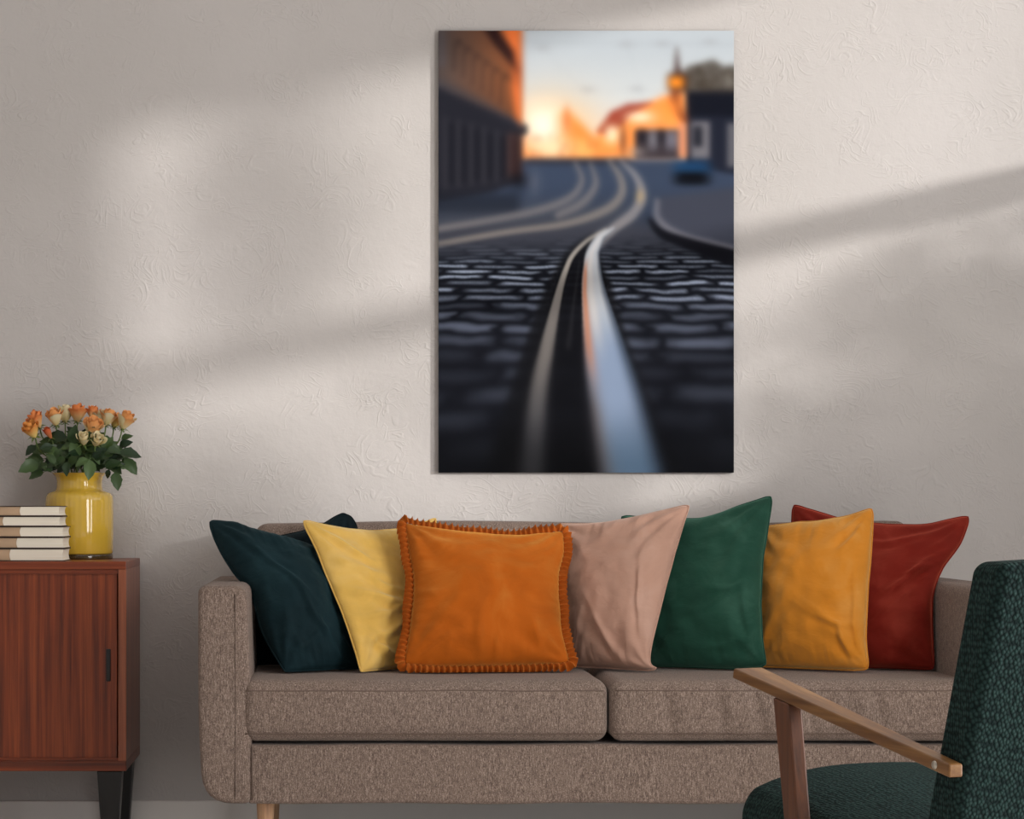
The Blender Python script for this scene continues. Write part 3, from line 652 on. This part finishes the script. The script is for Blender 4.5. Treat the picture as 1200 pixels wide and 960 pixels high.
# ------------------------------------------------------------------ canvas picture
PRINT_GAIN = 1.05
def picture(W, H):
    """tram rails in a cobbled street at sunset, as an sRGB array (H, W, 3), rows from the top"""
    yy, xx = np.mgrid[0:H, 0:W].astype(float)
    x = (xx+.5)*346/W; y = (yy+.5)*518/H
    rng = np.random.RandomState(4)
    def col(*c): return np.array(c, float)/255
    def ss(a, b, t): t = np.clip((t-a)/(b-a), 0, 1); return t*t*(3-2*t)
    def lerp(img, c, m): return img*(1-m[..., None]) + c*m[..., None]
    def box(x0, x1, y0, y1, s=3.): return ss(x0-s, x0+s, x)*(1-ss(x1-s, x1+s, x))*ss(y0-s, y0+s, y)*(1-ss(y1-s, y1+s, y))
    def blob(cx, cy, rx, ry, p=2): return np.exp(-(np.abs((x-cx)/rx)**p+np.abs((y-cy)/ry)**p))
    def poly(pts, s=3.):
        d = np.full(x.shape, 1e9); ins = np.zeros(x.shape, bool); n = len(pts)
        for i in range(n):
            ax, ay = pts[i]; bx, by = pts[(i+1) % n]
            ex, ey = bx-ax, by-ay
            t = np.clip(((x-ax)*ex+(y-ay)*ey)/(ex*ex+ey*ey+1e-9), 0, 1)
            d = np.minimum(d, np.hypot(x-ax-t*ex, y-ay-t*ey))
            c = ((ay > y) != (by > y))
            with np.errstate(divide='ignore', invalid='ignore'):
                ins ^= c & (x < (bx-ax)*(y-ay)/(by-ay+1e-12)+ax)
        return ss(-s, s, np.where(ins, d, -d))
    def strip(pts, s=1.5):          # soft line through (x, y, half width) points
        m = np.zeros(x.shape); q = []
        for i in range(len(pts)-1):
            p0 = pts[max(i-1, 0)]; p1 = pts[i]; p2 = pts[i+1]; p3 = pts[min(i+2, len(pts)-1)]
            for k in range(8):
                t = k/8
                q.append([.5*(2*p1[j]+(p2[j]-p0[j])*t+(2*p0[j]-5*p1[j]+4*p2[j]-p3[j])*t*t+(3*p1[j]-p0[j]-3*p2[j]+p3[j])*t**3) for j in range(3)])
        q.append(list(pts[-1]))
        for a, b in zip(q[:-1], q[1:]):
            ex, ey = b[0]-a[0], b[1]-a[1]
            t = np.clip(((x-a[0])*ex+(y-a[1])*ey)/(ex*ex+ey*ey+1e-9), 0, 1)
            d = np.hypot(x-a[0]-t*ex, y-a[1]-t*ey); w = a[2]+(b[2]-a[2])*t
            m = np.maximum(m, 1-ss(-s, s, d-w))
        return m
    def vn(u, v, seed):             # value noise
        def h(i, j): r = np.sin(i*127.1+j*311.7+seed*74.7)*43758.5453; return r-np.floor(r)
        i = np.floor(u); j = np.floor(v); a = u-i; b = v-j; a = a*a*(3-2*a); b = b*b*(3-2*b)
        return (h(i, j)*(1-a)+h(i+1, j)*a)*(1-b)+(h(i, j+1)*(1-a)+h(i+1, j+1)*a)*b
    # sky and sunset glow
    img = np.ones((H, W, 3))*col(188, 198, 206)
    img = lerp(img, col(208, 214, 216), ss(10, 95, y))
    img = lerp(img, col(225, 215, 205), ss(70, 130, y))
    for yc, k in ((14, .12), (16, .1), (70, .07)):
        img = lerp(img, col(150, 160, 170), k*np.exp(-((y-yc-.01*(x-200))/1.8)**2))
    for cx, cy in ((122, 20), (220, 16), (175, 69), (232, 68), (262, 15), (318, 13)):
        img = lerp(img, col(150, 152, 158), .38*blob(cx, cy, 9, 3.5))
    img = lerp(img, col(160, 168, 176), .12*strip([(125, 22, 1), (150, 50, 1), (175, 70, 1)], 3))
    img = lerp(img, col(160, 168, 176), .12*strip([(216, 0, 1), (228, 40, 1), (240, 80, 1)], 3))
    img = lerp(img, col(255, 190, 110), .8*blob(128, 120, 52, 42))
    img = lerp(img, col(252, 140, 60), .95*poly([(94, 128), (150, 92), (162, 104), (180, 122), (192, 128), (194, 152), (94, 152)], 7))
    img = lerp(img, col(255, 246, 228), blob(122, 112, 25, 28, 2.6))
    img = lerp(img, col(255, 232, 190), .85*blob(135, 138, 26, 12))
    img = lerp(img, col(255, 190, 110), .8*blob(170, 140, 15, 12))
    img = lerp(img, col(200, 110, 60), .6*blob(150, 104, 4, 14))
    img = lerp(img, col(190, 90, 50), .5*np.clip(vn(x/5, y/9, 3)-.35, 0, 1)*box(96, 190, 122, 152, 5))
    # houses on the right of the vanishing point
    img = lerp(img, col(250, 150, 72), .95*poly([(186, 118), (205, 98), (225, 92), (268, 76), (290, 70), (292, 150), (190, 150)], 5))
    img = lerp(img, col(150, 55, 40), .95*poly([(186, 118), (202, 95), (222, 86), (250, 84), (225, 100), (200, 124)], 4))
    img = lerp(img, col(255, 236, 205), .95*blob(236, 101, 17, 7))
    img = lerp(img, col(255, 235, 195), .95*blob(203, 121, 9, 11, 2.5))
    img = lerp(img, col(60, 30, 32), .6*blob(216, 128, 4, 18))
    img = lerp(img, col(255, 170, 90), .9*blob(272, 98, 12, 14))
    img = lerp(img, col(48, 46, 56), .95*box(230, 284, 116, 150, 3))
    img = lerp(img, col(122, 122, 132), .85*blob(251, 128, 6, 12, 3))
    img = lerp(img, col(122, 122, 136), .85*blob(273, 128, 8, 12, 3))
    img = lerp(img, col(20, 20, 28), .7*blob(238, 124, 5, 9, 3))
    img = lerp(img, col(20, 20, 28), .7*blob(261, 124, 4, 9, 3))
    img = lerp(img, col(150, 140, 136), .7*blob(232, 142, 10, 6))
    # street
    st = ss(146, 156, y)
    img = lerp(img, lerp(np.ones((H, W, 3))*col(56, 68, 90), col(42, 50, 66), ss(170, 250, y)), st)
    img = lerp(img, col(26, 30, 42), .7*np.exp(-((y-153)/4)**2)*box(100, 225, 130, 175, 8))
    img = lerp(img, col(74, 76, 84), .5*box(-9, 230, 205, 240, 18))
    img = lerp(img, col(58, 60, 70), .8*box(-9, 360, 226, 270, 12))
    # left building
    img = lerp(img, col(34, 35, 44), poly([(-30, -30), (96, -30), (97, 108), (104, 112), (104, 120), (98, 124), (98, 176), (60, 190), (-30, 205)], 3.5))
    up = poly([(-30, -30), (96, -30), (97, 108), (60, 92), (-30, 52)], 4)
    g = np.clip(x/96, 0, 1)
    img = lerp(img, (col(84, 74, 72)*(1-g)[..., None]+col(146, 84, 48)*g[..., None]), up*(.95-.45*ss(40, 105, y-.3*x)))
    for k in range(6):
        cx = 22+k*11.; cy = 12+k*8
        img = lerp(img, col(42, 34, 34), .55*strip([(cx-4, cy+34, 1.2), (cx-3, cy+8, 1.4), (cx+1, cy, 2.2), (cx+6, cy+5, 1.4)], 3)*up)
    img = lerp(img, col(88, 86, 92), .6*box(0, 9, 0, 42, 4))
    img = lerp(img, col(240, 122, 62), .95*poly([(68, -20), (97, -20), (97, 112), (91, 104), (86, 66), (88, 40)], 5))
    img = lerp(img, col(40, 24, 26), .95*poly([(46, -12), (64, -8), (88, 24), (92, 48), (82, 36), (64, 14)], 4))
    img = lerp(img, col(120, 60, 40), .5*blob(92, 48, 6, 18))
    img = lerp(img, col(62, 64, 74), .55*strip([(0, 62, 4), (50, 84, 4), (98, 112, 3)], 6))
    for k in range(6):
        cx = 8+k*15
        img = lerp(img, col(80, 78, 84), .38*box(cx-2.5, cx+2.5, 100+k*4, 186-k*2, 4))
        img = lerp(img, col(14, 16, 24), .5*box(cx+4, cx+11, 108+k*4, 180-k*2, 4))
    img = lerp(img, col(96, 50, 36), .35*box(80, 98, 120, 172, 6))
    img = lerp(img, col(16, 16, 22), .7*blob(94, 176, 12, 10))
    img = lerp(img, col(24, 28, 38), .6*box(-9, 95, 190, 214, 9))
    img = lerp(img, col(116, 118, 130), .35*blob(112, 178, 8, 16))
    # dark house, tree and lamp on the right
    img = lerp(img, col(30, 34, 48), poly([(290, 70), (370, 66), (370, 172), (290, 158)], 2.5))
    img = lerp(img, col(18, 21, 32), box(291, 360, 72, 100, 2.5))
    img = lerp(img, col(128, 126, 132), .85*box(296, 318, 106, 150, 3))
    img = lerp(img, col(26, 28, 38), .9*box(299, 309, 112, 136, 3))
    img = lerp(img, col(112, 112, 118), .8*box(338, 350, 108, 160, 3))
    tr = poly([(280, 56), (292, 42), (308, 38), (322, 34), (334, 42), (352, 40), (352, 72), (286, 72)], 4)
    img = lerp(img, col(66, 58, 50), tr*(.75+.25*vn(x/5, y/5, 2)))
    img = lerp(img, col(170, 170, 165), .5*blob(340, 58, 4, 7))
    img = lerp(img, col(70, 50, 46), .85*strip([(279, 20, .6), (279.5, 40, 3), (281, 56, 6)], 3))
    img = lerp(img, col(120, 56, 34), .9*strip([(280, 62, 4), (277, 84, 6), (288, 104, 4)], 5))
    img = lerp(img, col(255, 150, 66), .8*blob(272, 92, 12, 14))
    img = lerp(img, col(52, 30, 26), .95*blob(280, 60, 12, 11, 4))
    img = lerp(img, col(255, 150, 44), blob(278.5, 60.5, 9.5, 7.5, 3))
    img = lerp(img, col(226, 150, 112), .95*box(281, 291, 108, 148, 3))
    img = lerp(img, col(26, 64, 104), .95*blob(297, 161, 22, 9, 4))
    img = lerp(img, col(8, 10, 16), .97*blob(297, 173, 21, 8, 4))
    # far tracks
    for pts, c in (([(160, 155, 2), (168, 175, 3.5), (155, 195, 4.5), (118, 210, 4.5), (60, 222, 4), (0, 232, 4)], (122, 118, 120)),
                   ([(178, 156, 2), (184, 180, 4), (168, 202, 5), (140, 216, 4)], (122, 118, 120)),
                   ([(200, 153, 2), (213, 172, 4), (214, 192, 5), (196, 210, 5), (150, 226, 4), (80, 236, 3.5), (0, 250, 3.5)], (140, 132, 126)),
                   ([(214, 153, 2), (232, 172, 4), (238, 194, 5.5), (228, 214, 6), (205, 232, 5.5), (186, 252, 5)], (150, 146, 148))):
        img = lerp(img, col(*c), .75*strip(pts, 3))
    img = lerp(img, col(216, 178, 110), .5*blob(236, 194, 5, 8))
    # cobbles
    yy2 = np.maximum(y-150, 4.)
    r = 2800/yy2 + .5*vn((x-180)/yy2*3.5, 2800/yy2*.55, 5) + .2*vn((x-180)/yy2*13, 2800/yy2*1.3, 6)
    ri = np.floor(r); rf = (r-ri)*2-1
    def h(i, j): q = np.sin(i*12.9898+j*78.233)*43758.5453; return q-np.floor(q)
    c = (x-180)/yy2/.44 + .5*(ri % 2) + .6*h(ri, 3*ri) + .12*vn(x/9, y/5, 11)
    ci = np.floor(c); cf = (c-ci)*2-1
    lv = h(ci, ri)
    foc = np.exp(-((y-292)/42)**2)                         # sharp band
    sh = 1.4+2.6*foc
    st_ = np.clip(1-np.abs(rf)**2, 0, 1)**(1.1)*np.clip(1-np.abs(cf)**(4+4*foc), 0, 1)
    top = np.clip(st_, 0, 1)**sh*(.25+.95*lv)
    grain = .75+.5*vn(x*1.3, y*1.9, 8)
    amp = .16+.95*foc*grain
    amp = amp*(1-.55*ss(400, 500, y))
    cob = col(17, 19, 26)[None, None]+(col(140, 152, 172)-col(17, 19, 26))[None, None]*np.clip(top*amp, 0, 1)[..., None]
    low = .7*np.exp(-((y-345)/40)**2)+.35*np.exp(-((y-410)/60)**2)
    cob = lerp(cob, col(96, 104, 124), np.clip(1.15*low*st_**1.4*(.25+.75*lv), 0, 1))
    img = lerp(img, np.zeros((H, W, 3))+cob, ss(232, 276, y+.04*(x-180)))
    # right pavement and kerb
    img = lerp(img, col(62, 66, 80), poly([(252, 196), (380, 180), (380, 262), (300, 246), (262, 230)], 5))
    img = lerp(img, col(120, 120, 130), .75*strip([(256, 200, 3), (258, 222, 4), (286, 240, 4), (346, 255, 3)], 3))
    img = lerp(img, col(14, 15, 22), .95*strip([(248, 222, 2.5), (262, 238, 5), (300, 252, 7), (350, 268, 10)], 3))
    # ballast shadow beside the rails, then the rails
    sf = 1+7*ss(300, 480, y)
    L = [(196, 232, 1.2), (174, 246, 2), (158, 262, 2.4), (150, 278, 2.8), (141, 307, 4), (127, 371, 8), (116, 434, 11), (108, 540, 16)]
    R = [(205, 232, 2), (190, 242, 4.5), (181, 260, 7.5), (180, 278, 10), (182, 307, 14), (194, 371, 23.5), (208, 434, 31), (230, 540, 39)]
    M = [(182, 243, 5), (168, 262, 14), (166, 278, 20), (164, 307, 31), (162, 371, 48), (164, 434, 66), (170, 540, 96)]
    m = strip(M, 5); img = lerp(img, col(13, 14, 19), .93*m)
    for e in (-1, 1):               # rough dark strip of grit on both sides
        gm = strip([(a+e*(w+3+.0*b), b, max(1, .22*w)) for a, b, w in M[1:]], 5)
        img = lerp(img, col(15, 16, 20)+np.zeros((H, W, 3))+(.12*np.clip(vn(x/2.2, y/2.2, 21)-.5, 0, 1)*foc)[..., None], .85*gm)
    img = lerp(img, col(46, 46, 50), .5*strip([(165, 270, 1), (160, 307, 1.5), (152, 371, 3)], 1.5))
    ml = strip(L, 1.2)*(1-ss(330, 480, y)) + strip([(a, b, max(w-1, .5)) for a, b, w in L], 6)*ss(330, 480, y)
    cl = lerp(np.ones((H, W, 3))*col(158, 154, 148), col(112, 108, 106), ss(262, 330, y)); cl = lerp(cl, col(66, 67, 72), ss(360, 500, y))
    img = lerp(img, cl, ml)
    mr = strip(R, 1.4)*(1-ss(330, 480, y)) + strip([(a, b, w-1) for a, b, w in R], 7)*ss(330, 480, y)
    rc = np.interp(y, [p[1] for p in R], [p[0] for p in R]); rw = np.interp(y, [p[1] for p in R], [p[2] for p in R])
    t = np.clip((x-rc)/rw, -1, 1)
    cr = lerp(np.ones((H, W, 3))*col(176, 182, 190), col(132, 150, 178), ss(310, 380, y)); cr = lerp(cr, col(88, 112, 138), ss(430, 518, y))
    cr = lerp(cr, col(186, 122, 92), .9*np.exp(-((t+.78)/.24)**2)*(1-ss(360, 440, y))*ss(262, 285, y))
    cr = lerp(cr, col(100, 88, 84), .8*np.exp(-((t+.9)/.3)**2)*ss(380, 450, y))
    cr = lerp(cr, col(206, 200, 196), .6*np.exp(-((t+.25)/.3)**2)*(1-ss(330, 400, y)))
    cr = lerp(cr, col(46, 56, 72), .75*ss(.45, 1, t))
    img = lerp(img, cr, mr)
    img *= (1-.35*ss(440, 518, y)*(1-mr))[..., None]
    def blur(a, sg):
        sg *= W/346; n = int(3*sg)+1; k = np.exp(-(np.arange(-n, n+1)/sg)**2/2); k /= k.sum()
        p = np.pad(a, ((n, n), (0, 0), (0, 0)), 'edge'); a = sum(k[i]*p[i:i+H] for i in range(2*n+1))
        p = np.pad(a, ((0, 0), (n, n), (0, 0)), 'edge'); return sum(k[i]*p[:, i:i+W] for i in range(2*n+1))
    b1 = blur(img, 1.6); b2 = blur(img, 3.2); b3 = blur(img, 7)
    sg = np.interp(y, [0, 215, 262, 280, 310, 370, 460, 518], [3.4, 2.8, .8, 0, 0, 2.2, 5, 7])
    lv = [0, 1.6, 3.2, 7]; st4 = [img, b1, b2, b3]; out = np.zeros_like(img)
    for i in range(4):
        w = np.interp(sg, lv, [1. if j == i else 0. for j in range(4)]); out += st4[i]*w[..., None]
    img = out
    return np.clip(img, 0, 1)
PX0, PX1, PY0, PY1 = 514., 860., 36., 554.; YP = YW-.018
p0, p1 = at(PX0, PY1, YP), at(PX1, PY0, YP)
pic = thing('canvas_picture', 'tall canvas photo print of tram rails in a cobbled street at sunset', 'picture', ((p0.x+p1.x)/2, YW-.009, p0.z))
M_CANV = mat('canvas_edge', lin(40, 40, 44), .8)[0]
obj('canvas_frame', *box(p0.x, p1.x, YP+.0006, YW-.001, p0.z, p1.z, .001), M_CANV, pic, smooth=False)
W_, H_ = 300, 449
A = picture(W_, H_); Al = np.where(A <= .04045, A/12.92, ((A+.055)/1.055)**2.4)*PRINT_GAIN
xs = np.linspace(p0.x, p1.x, W_+1)-pic.location.x; zs_ = np.linspace(p1.z, p0.z, H_+1)-pic.location.z
gx, gz = np.meshgrid(xs, zs_); verts = np.stack([gx, np.full(gx.shape, YP-pic.location.y), gz], -1).reshape(-1, 3)
ii, jj = np.meshgrid(np.arange(H_), np.arange(W_), indexing='ij'); a0 = (ii*(W_+1)+jj).ravel()
quads = np.stack([a0, a0+W_+1, a0+W_+2, a0+1], -1)
me = bpy.data.meshes.new('print'); me.vertices.add(len(verts)); me.vertices.foreach_set('co', verts.ravel().astype(np.float32))
n = len(quads); me.loops.add(n*4); me.loops.foreach_set('vertex_index', quads.ravel().astype(np.int32))
me.polygons.add(n); me.polygons.foreach_set('loop_start', np.arange(0, n*4, 4, dtype=np.int32)); me.update(calc_edges=True)
Ap = np.pad(Al, ((1, 1), (1, 1), (0, 0)), 'edge'); Av = (Ap[:-1, :-1]+Ap[1:, :-1]+Ap[:-1, 1:]+Ap[1:, 1:])/4
Av = np.concatenate([Av, np.ones((*Av.shape[:2], 1))], -1).reshape(-1)
ca = me.color_attributes.new('ink', 'FLOAT_COLOR', 'POINT'); ca.data.foreach_set('color', np.clip(Av, 0, 1).astype(np.float32))
M_PRINT, tp, bp = mat('canvas_print', (.5, .5, .5), .8, .06)
vc = nd(tp, 'ShaderNodeVertexColor'); vc.layer_name = 'ink'; tp.links.new(vc.outputs[0], bp.inputs['Base Color'])
me.materials.append(M_PRINT)
po = bpy.data.objects.new('print', me); COL.objects.link(po); po.parent = pic; po['label'] = 'printed photo of tram rails and cobbles'
